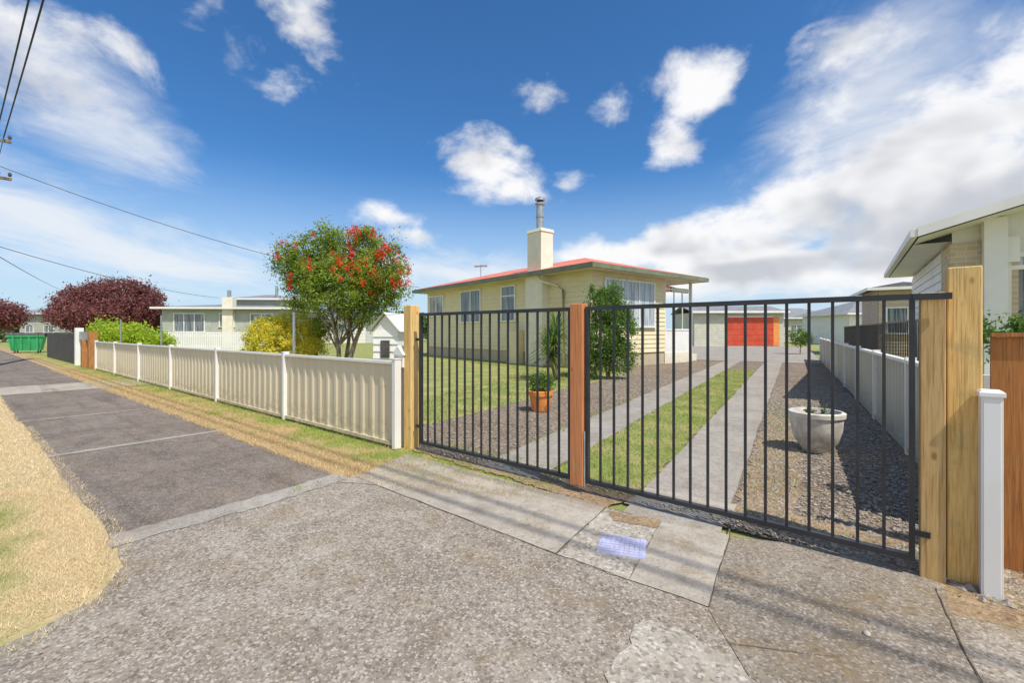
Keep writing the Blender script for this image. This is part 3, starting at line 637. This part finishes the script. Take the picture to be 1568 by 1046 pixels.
# ---------------------------------------------------------------- vegetation
def tree(name,c,trunk,lobes,nc,per,cr,ls,leafm,seed,shell=.5,asp=.45,up=.3):
    e=emp(name,(c[0],c[1],0)); mb=MB(); rs=random.Random(seed)
    for ang,ht,r in trunk:
        p=[(c[0],c[1],-.05)]; rr=[r]
        n=5
        for i in range(1,n+1):
            t=i/n; p.append((c[0]+(math.cos(ang)*ht*.28*t)+rs.uniform(-.04,.04),c[1]+math.sin(ang)*ht*.28*t,ht*t)); rr.append(r*(1-.75*t))
        mb.tube(p,rr,'bark',8)
        for kx in range(4):
            i=2+kx%3; q=Vector(p[i]); L=rs.choice(lobes); tgt=Vector((L[0],L[1],L[2])); m_=(q+tgt)/2+Vector((rs.uniform(-.1,.1),rs.uniform(-.1,.1),.1))
            mb.tube([q,m_,tgt],[rr[i]*.6,rr[i]*.4,rr[i]*.12],'bark',6)
    mb.obj('trunk',e)
    pts,cs=clumps(lobes,nc,per,cr,seed,shell); npmesh('foliage',leaves(pts,ls,asp,up),4,leafm,e)
    return e,cs
def lob(px,py,rpx,rpy,Z,dz=0): x,y=Dp(px,Z); return (x,y+dz,hgt(py,Z),rpx*Z/F,rpx*Z/F*.9,rpy*Z/F)
Z=12; c=Dp(526,Z)
L=[lob(475,405,46,42,Z),lob(540,385,48,34,Z,.3),lob(585,420,38,42,Z),lob(450,398,24,22,Z,-.3),lob(520,440,60,45,Z,-.2),lob(592,458,30,38,Z,.2),lob(545,475,40,30,Z,.2),lob(468,452,32,34,Z),lob(604,388,16,20,Z),lob(503,366,28,18,Z),lob(490,500,24,24,Z,.4),lob(440,432,14,16,Z),lob(560,362,20,14,Z),lob(612,432,12,16,Z)]
e,cs=tree('bottlebrush_tree',c,[(0.3,2.4,.09),(2.6,2.3,.08),(1.5,2.6,.07),(4.5,2.0,.06)],L,560,75,.2,.085,'leaf_bb',11,.6,.3,.6)
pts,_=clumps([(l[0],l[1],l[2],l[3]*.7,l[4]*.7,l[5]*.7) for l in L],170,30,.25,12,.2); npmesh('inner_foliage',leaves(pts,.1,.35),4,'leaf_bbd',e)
rs=np.random.RandomState(5)
cf_,_=clumps([(l[0],l[1],l[2],l[3]*1.12,l[4]*1.12,l[5]*1.12) for l in L],900,1,.02,77,.97)
sel=[q for q in cf_ if (q[1]<c[1]+.3) and (q[2]>2.2) and rs.rand()<(.13+.55*(q[0]>c[0]+.2)*(q[2]>2.5))]
fl=np.concatenate([np.array(q)+rs.normal(size=(26,3))*[.034,.034,.055] for q in sel[:150]]); npmesh('flowers',leaves(fl,.055,.5),4,'flower',e)
Z=12.5; L=[lob(412,518,36,34,Z),lob(445,508,44,30,Z,.2),lob(474,526,28,34,Z),lob(395,533,22,24,Z),lob(437,530,54,42,Z)]
tree('golden_shrub',Dp(437,Z),[(1,1.2,.05)],L,700,50,.11,.05,'leaf_y',21,.8,.6,.8)
Z=18.5; L=[lob(165,512,26,16,Z),lob(195,516,36,18,Z),lob(232,522,30,14,Z),lob(150,503,12,10,Z)]
tree('lime_shrub',Dp(198,Z),[(1,1.0,.05)],L,260,35,.25,.12,'leaf_l',22,.6,.45,.6)
Z=38; L=[lob(130,470,42,32,Z),lob(165,458,50,32,Z,1),lob(205,468,42,34,Z),lob(170,485,75,24,Z),lob(110,480,22,20,Z),lob(232,482,18,20,Z)]
tree('copper_beech_tree',Dp(170,Z),[(1,3.5,.25),(3,3.5,.2)],L,1100,50,.45,.2,'leaf_p',23,.74)
Z=55; L=[lob(8,484,26,18,Z),lob(-20,480,30,20,Z)]
tree('copper_beech_tree',Dp(5,Z),[(1,2,.2)],L,200,35,.8,.35,'leaf_p',24,.6)
Z=12.4; L=[lob(925,470,26,28,Z),lob(938,450,20,18,Z),lob(948,500,26,34,Z),lob(920,520,30,36,Z),lob(945,545,28,28,Z),lob(910,555,18,22,Z),lob(915,445,14,12,Z)]
tree('garden_shrub',Dp(932,Z),[(1,1.8,.04),(3,1.6,.04)],L,480,45,.14,.07,'leaf_g',25,.6)
def spiky(name,c,h,n,L_,mat,seed,heads=3):
    rs=np.random.RandomState(seed); e=emp(name,(c[0],c[1],0)); mb=MB(); V=[]
    for k in range(heads):
        a=rs.rand()*6.28; hx=c[0]+math.cos(a)*.25*(k>0); hy=c[1]+math.sin(a)*.25*(k>0); hz=h*(1-.25*k)
        mb.tube([(c[0],c[1],0),((c[0]+hx)/2,(c[1]+hy)/2,hz*.5),(hx,hy,hz)],[.05,.045,.04],'bark',7)
        for i in range(n):
            th=rs.rand()*6.28; el=rs.uniform(-.5,1.35); l=L_*rs.uniform(.7,1.1); d=np.array([math.cos(th)*math.cos(el),math.sin(th)*math.cos(el),math.sin(el)]); sd=np.array([-math.sin(th),math.cos(th),0])*.018
            p0=np.array([hx,hy,hz]); p1=p0+d*l*.55; p2=p0+d*l+np.array([0,0,-.18*l])
            V+=[p0-sd*.6,p0+sd*.6,p1+sd,p1-sd, p1-sd,p1+sd,p2+sd*.1,p2-sd*.1]
    mb.obj('stems',e); npmesh('foliage',np.array(V),4,mat,e)
spiky('cabbage_tree',Dp(852,12.2),1.25,110,.85,'leaf_g',31)
spiky('flax_bush',Dp(893,13.5),.5,60,.8,'leaf_g',33,2)
c=Dp(1548,3.0); L=[(c[0]-.02,c[1],1.3,.15,.14,.15),(c[0]+.3,c[1],1.3,.3,.18,.17)]
tree('garden_shrub',c,[(1,1.0,.02)],L,140,30,.06,.035,'leaf_g',26,.5)
Z=26; L=[lob(1222,515,16,14,Z),lob(1235,520,12,10,Z)]; tree('garden_shrub',Dp(1225,Z),[(1,.8,.03)],L,120,30,.15,.08,'leaf_g',27,.5)
for (a,b,top,Z,mt,sd) in [(-60,260,497,75,'leaf_d',41),(560,660,488,60,'leaf_g',42),(1190,1420,492,85,'leaf_d',43),(430,640,498,90,'leaf_d',44)]:
    L=[]; x=a
    while x<b:
        r_=random.uniform(9,16); L.append(lob(x,top+random.uniform(-3,6)+4,r_,9,Z)); L.append(lob(x,top+14,r_*1.2,9,Z)); x+=r_*1.1
    pts,_=clumps(L,len(L)*26,22,.9,sd,.5); npmesh('distant_hedge',leaves(pts,.45,.6),4,mt)
# ---------------------------------------------------------------- left background items
Z=30; e=emp('white_fence',(*Dp(318,Z),0)); f=Fr(Dp(250,Z),math.radians(3)); mb=MB(); w=(384-250)*Z/F
for i in range(int(w/.14)): mb.obox(f,i*.14,i*.14+.11,0,.02,.05,1.3,'white')
mb.obox(f,0,w,.02,.06,.3,.38,'white'); mb.obox(f,0,w,.02,.06,1.0,1.08,'white'); mb.obj('pickets',e)
e=emp('dark_timber_fence',(*S(ST.rx(100,FY),FY),0)); mb=MB(); a=ST.rx(72,FY); b=ST.rx(118,FY)
n=int((b-a)/.16)
for i in range(n): mb.obox(ST,a+i*.16,a+i*.16+.15,FY,FY+.03,0,1.2+.03*(i%3),'dark')
mb.obj('boards',e)
e=emp('letterbox_gateway',(*S(ST.rx(135,FY),FY),0)); mb=MB()
for pxx,m_,hh in ((121,'white',1.45),(131,'rust',1.0),(142,'rust',1.3)):
    x=ST.rx(pxx,FY); mb.obox(ST,x-.12,x+.12,FY-.12,FY+.12,0,hh,m_)
mb.obox(ST,ST.rx(121,FY),ST.rx(142,FY),FY-.02,FY+.02,1.0,1.3,'galv'); mb.obj('posts',e)
c=G(42,540); e=emp('green_skip_bin',(c[0],c[1],0)); f=Fr(c,math.radians(38)); mb=MB()
def q8(x0,x1,y0,y1,z0,x2,x3,y2,y3,z1,m):
    vs=[(*f.w(a,b),z) for a,b,z in ((x0,y0,z0),(x1,y0,z0),(x1,y1,z0),(x0,y1,z0),(x2,y2,z1),(x3,y2,z1),(x3,y3,z1),(x2,y3,z1))]
    mb.add(vs,[(0,3,2,1),(4,5,6,7),(0,1,5,4),(1,2,6,5),(2,3,7,6),(3,0,4,7)],m)
q8(-.62,.62,-.45,.45,.14,-.78,.78,-.55,.55,1.02,'greenp'); mb.obox(f,-.83,.83,-.6,-.55,.98,1.06,'greenp'); mb.obox(f,-.83,.83,.55,.6,.98,1.06,'greenp')
q8(-.8,.8,-.58,.58,1.062,-.8,.8,-.1,.58,1.24,'dark')
for i in range(4): mb.obox(f,-.55+i*.34,-.48+i*.34,-.62,-.5,.18,.95,'greenp')
for a in (-.5,.5):
    for b in (-.35,.35): cc=f.w(a,b); cd_=f.w(a+.05,b); mb.tube([(*cc,.08),(*cd_,.08)],[.08,.08],'dark',10)
mb.obj('bin',e)
Z=10.5; f=Fr(Dp(572,Z),math.radians(-12)); e=emp('white_playhouse',(*f.w(.3,.3),0)); mb=MB(); w=.62
boards(mb,f.o,f.x,(-f.y[0],-f.y[1]),0,w,0,1.35,'white'); mb.obox(f,.01,w-.01,.01,.8,0,1.34,'white')
P=lambda a,b,zz:(*f.w(a,b),zz)
mb.poly([P(-.1,-.12,1.3),P(w/2,-.12,1.75),P(w/2,.95,1.75),P(-.1,.95,1.3)],'white'); mb.poly([P(w+.1,-.12,1.3),P(w/2,-.12,1.75),P(w/2,.95,1.75),P(w+.1,.95,1.3)],'white')
mb.poly([P(0,0,1.35),P(w,0,1.35),P(w/2,0,1.7)],'white'); mb.obox(f,.2,.42,-.045,-.027,.7,1.1,'dark'); mb.obj('hut',e)
x=ST.rx(597,FY-.1); e=emp('white_letterbox',(*S(x,FY),0)); mb=MB(); mb.obox(ST,x-.12,x+.04,FY+.04,FY+.2,.9,1.04,'white'); mb.obox(ST,x-.07,x-.02,FY+.08,FY+.13,0,.9,'white')
P=lambda a,b,zz:(*ST.w(a,b),zz); 
mb.add([P(x-.14,FY+.03,1.04),P(x+.06,FY+.03,1.04),P(x+.06,FY+.21,1.04),P(x-.14,FY+.21,1.04),P(x-.04,FY+.03,1.14),P(x-.04,FY+.21,1.14)],[(0,1,4),(2,3,5),(1,2,5,4),(3,0,4,5)],'white'); mb.obox(ST,x-.1,x+.02,FY+.03,FY+.04,.99,1.01,'dark')
mb.obj('box',e)
for pxx,top in ((450,478),(247,483),(185,490)):
    x=ST.rx(pxx,FY+.5); w=ST.w(x,FY+.5); e=emp('clothesline_pole',(w[0],w[1],0)); mb=MB(); zt=hgt(top,w[1]); mb.tube([(w[0],w[1],0),(w[0],w[1],zt)],[.022,.022],'galv',8)
    if pxx==450:
        b=ST.w(ST.rx(613,FY+.1),FY+.1)
        for zz in (0,-.12): mb.tube([(w[0],w[1],zt+zz),(b[0],b[1],1.62+zz)],[.003,.003],'wire',4)
    mb.obj('pole',e)
# ---------------------------------------------------------------- power pole and lines
hW=H+7.5
pp=Dp(-9,17.2); e=emp('power_pole',(pp[0],pp[1],0)); mb=MB(); mb.tube([(*pp,-.2),(*pp,9.6)],[.15,.1],'bark',12)
sp_=ST.l(pp)
for z in (hW-.05,hW-1.5): mb.obox(ST,sp_[0]-.05,sp_[0]+.05,sp_[1]-.7,sp_[1]+.45,z-.12,z-.02,'bark')
for yy in (-.5,0.1,.4):
    for z in (hW-.02,hW-1.47): c=ST.w(sp_[0],sp_[1]+yy); mb.tube([(*c,z),(*c,z+.08),(*c,z+.16)],[.04,.06,.03],'dark',8)
mb.obj('pole',e)
def wire(a,b,sag,r,n=24):
    a=Vector(a);b=Vector(b); pts=[a+(b-a)*(i/n)-Vector((0,0,4*sag*(i/n)*(1-i/n))) for i in range(n+1)]
    mb.tube(pts,[r]*(n+1),'wire',6)
mb=MB()
for d_ in (1.27,1.07):
    wire((*S(sp_[0],d_),hW),(*S(sp_[0]+42,d_),hW),.25,.019,40); wire((*S(sp_[0],d_),hW),(*S(sp_[0]-42,d_),hW),.4,.012,20)
wire((*S(sp_[0],1.0),hW-1.3),(*S(sp_[0]-42,1.0),hW-1.3),.4,.012,20)
b_=HO.w(-.4,LY+.2); wire((*Dp(-6,17.2),hgt(252,17.2)),(b_[0],b_[1],EZ+.3),.55,.013)
wire((*Dp(-6,17.2),hgt(376,17.2)),(*Dp(335,36),hgt(456,36)),.3,.012); wire((*Dp(-6,17.2),hgt(390,17.2)),(*Dp(92,50),hgt(443,50)),.1,.014)
ew=emp('power_lines',(0,0,0)); mb.obj('cables',ew)
# ---------------------------------------------------------------- sun & sky
sunh=(.61,-.792); EL=math.radians(57)
sd=Vector((sunh[0]*math.cos(EL),sunh[1]*math.cos(EL),math.sin(EL))).normalized()
ld=bpy.data.lights.new('sun','SUN'); ld.energy=4.6; ld.angle=math.radians(.5); ld.color=(1,.945,.86)
lo=bpy.data.objects.new('sun',ld); scn.collection.objects.link(lo); lo.rotation_euler=sd.to_track_quat('Z','Y').to_euler(); lo.location=(0,0,30)
w=bpy.data.worlds.new('World'); scn.world=w; w.use_nodes=True; t=NT(w.node_tree); bg=t.n['Background']
try:
    w.cycles.sampling_method='MANUAL'; w.cycles.sample_map_resolution=256
except Exception as ex: print(ex)
sky=t.new('ShaderNodeTexSky',sky_type='NISHITA'); sky.sun_disc=False; sky.sun_elevation=EL; sky.sun_rotation=math.atan2(sunh[0],sunh[1]); sky.air_density=1.0; sky.dust_density=.6; sky.ozone_density=2.0
dirv=t.new('ShaderNodeTexCoord').outputs['Generated']; sx=t.new('ShaderNodeSeparateXYZ'); t.k.new(dirv,sx.inputs[0])
az=t.m('ARCTAN2',sx.outputs[0],sx.outputs[1]); el=t.m('ARCSINE',sx.outputs[2])
cb=t.new('ShaderNodeCombineXYZ'); t.k.new(az,cb.inputs[0]); t.k.new(el,cb.inputs[1])
def ae(px,py):
    dx=(px-CX)/F; dz=(HY-py)/F; return math.atan2(dx,1),math.atan2(dz,math.sqrt(1+dx*dx))
def blobs(lst,cur=-1.5):
    for (px,py,rx,ry,rot,s) in lst:
        a0,e0=ae(px,py); ra=(ae(px+rx,py)[0]-ae(px-rx,py)[0])/2; re=(ae(px,py-ry)[1]-ae(px,py+ry)[1])/2
        mp=t.new('ShaderNodeMapping',vector_type='TEXTURE'); t.k.new(cb.outputs[0],mp.inputs[0]); mp.inputs['Location'].default_value=(a0,e0,0); mp.inputs['Rotation'].default_value=(0,0,math.radians(rot)); mp.inputs['Scale'].default_value=(ra,re,1)
        ln=t.new('ShaderNodeVectorMath',operation='LENGTH'); t.k.new(mp.outputs[0],ln.inputs[0])
        v=t.m('MULTIPLY_ADD',ln.outputs['Value'],-s,s)
        cur=v if isinstance(cur,float) and cur==-1.5 else t.m('MAXIMUM',cur,v)
    return cur
fill_clouds=t.mr(sx.outputs[1],.1,-.35,-1.5,.5,False)  # unseen clouds added at the camera's back to make the fill light neutral
cum=blobs([(735,250,90,54,-8,1.1),(795,285,60,26,0,.9),(868,280,36,22,0,.8),(836,145,54,34,20,.8),(940,165,38,50,0,.7),(1075,150,84,62,25,1.15),(1035,205,54,56,0,.95),
 (590,328,75,24,-10,1),(645,365,70,22,-10,1),(470,38,110,56,-30,.55),(340,78,62,42,-15,.45),(205,95,74,40,-50,.65),(110,135,160,84,-30,.8),(20,50,140,80,-20,.55),
 (1170,350,300,74,10,2),(1400,270,290,112,36,2.2),(1620,130,200,170,30,2),(1290,80,110,60,45,.45),(1520,330,360,120,0,2.4),(1050,385,300,36,0,1.3),(1250,405,470,50,0,1.6),(1850,200,330,260,0,2)],fill_clouds)
wis=blobs([(30,330,320,95,-12,1.05),(200,385,380,66,-5,1),(700,420,400,36,0,.9),(1350,120,290,160,40,.9),(1100,430,600,45,0,1),(130,170,190,90,-30,.85)])
st=t.vmul(dirv,(1,1,1.45))
n1=t.noise(st,6.5,7,.58,.2)
sh=t.new('ShaderNodeVectorMath',operation='ADD'); t.k.new(st,sh.inputs[0]); sh.inputs[1].default_value=(.012,-.012,.06)
n2=t.noise(sh.outputs[0],5.5,3,.5,.2)
cumc=t.m('MINIMUM',cum,.95)
d1=t.m('ADD',cumc,t.m('MULTIPLY',t.m('SUBTRACT',n1,.53),3.5)); 
a1=t.mr(d1,-.15,.8)
pl=t.new('ShaderNodeVectorMath',operation='DIVIDE'); t.k.new(dirv,pl.inputs[0]); zc_=t.m('ADD',t.m('ABSOLUTE',sx.outputs[2]),.10); c3=t.new('ShaderNodeCombineXYZ')
for i in range(3): t.k.new(zc_,c3.inputs[i])
t.k.new(c3.outputs[0],pl.inputs[1]); n3=t.noise(t.vmul(pl.outputs[0],(1,.55,0)),1.6,6,.62,.5)
a2=t.m('MULTIPLY',t.mr(t.m('ADD',wis,t.m('MULTIPLY',t.m('SUBTRACT',n3,.5),2.4)),-.15,1.15),.85)
bankg=t.m('MULTIPLY',t.mr(cum,.6,1.5),t.mr(el,.40,.16))
thick=t.m('ADD',t.m('ADD',t.m('MULTIPLY',t.m('SUBTRACT',n2,.5),4.2),t.m('MULTIPLY',t.m('MINIMUM',cum,1.3),.42)),t.m('MULTIPLY',bankg,.4))
shade=t.mr(thick,.1,1.35,0.0,.95)
ccol=t.mix(shade,(8.0,8.0,8.1),(4.6,4.8,5.25))
skc=t.mix(1.0,sky.outputs[0],(.42,.84,1.2),'MULTIPLY')
hz=t.mr(el,.0,.36,.85,0); skc=t.mix(hz,skc,(5.2,6.4,7.5))
c1=t.mix(a2,skc,(7.1,7.35,7.7)); c2=t.mix(a1,c1,ccol)
t.put(bg.inputs[0],c2); bg.inputs[1].default_value=.122
# ---------------------------------------------------------------- camera
cd=bpy.data.cameras.new('camera'); cd.sensor_width=36; cd.lens=36*F/1568; cd.shift_y=(HY-523)/1568; cd.clip_end=3000; cd.clip_start=.05
co=bpy.data.objects.new('camera',cd); scn.collection.objects.link(co); co.location=(0,0,H); co.rotation_euler=(math.pi/2,0,0); scn.camera=co
scn.view_settings.view_transform='Standard'; scn.view_settings.look='None'; scn.view_settings.exposure=0
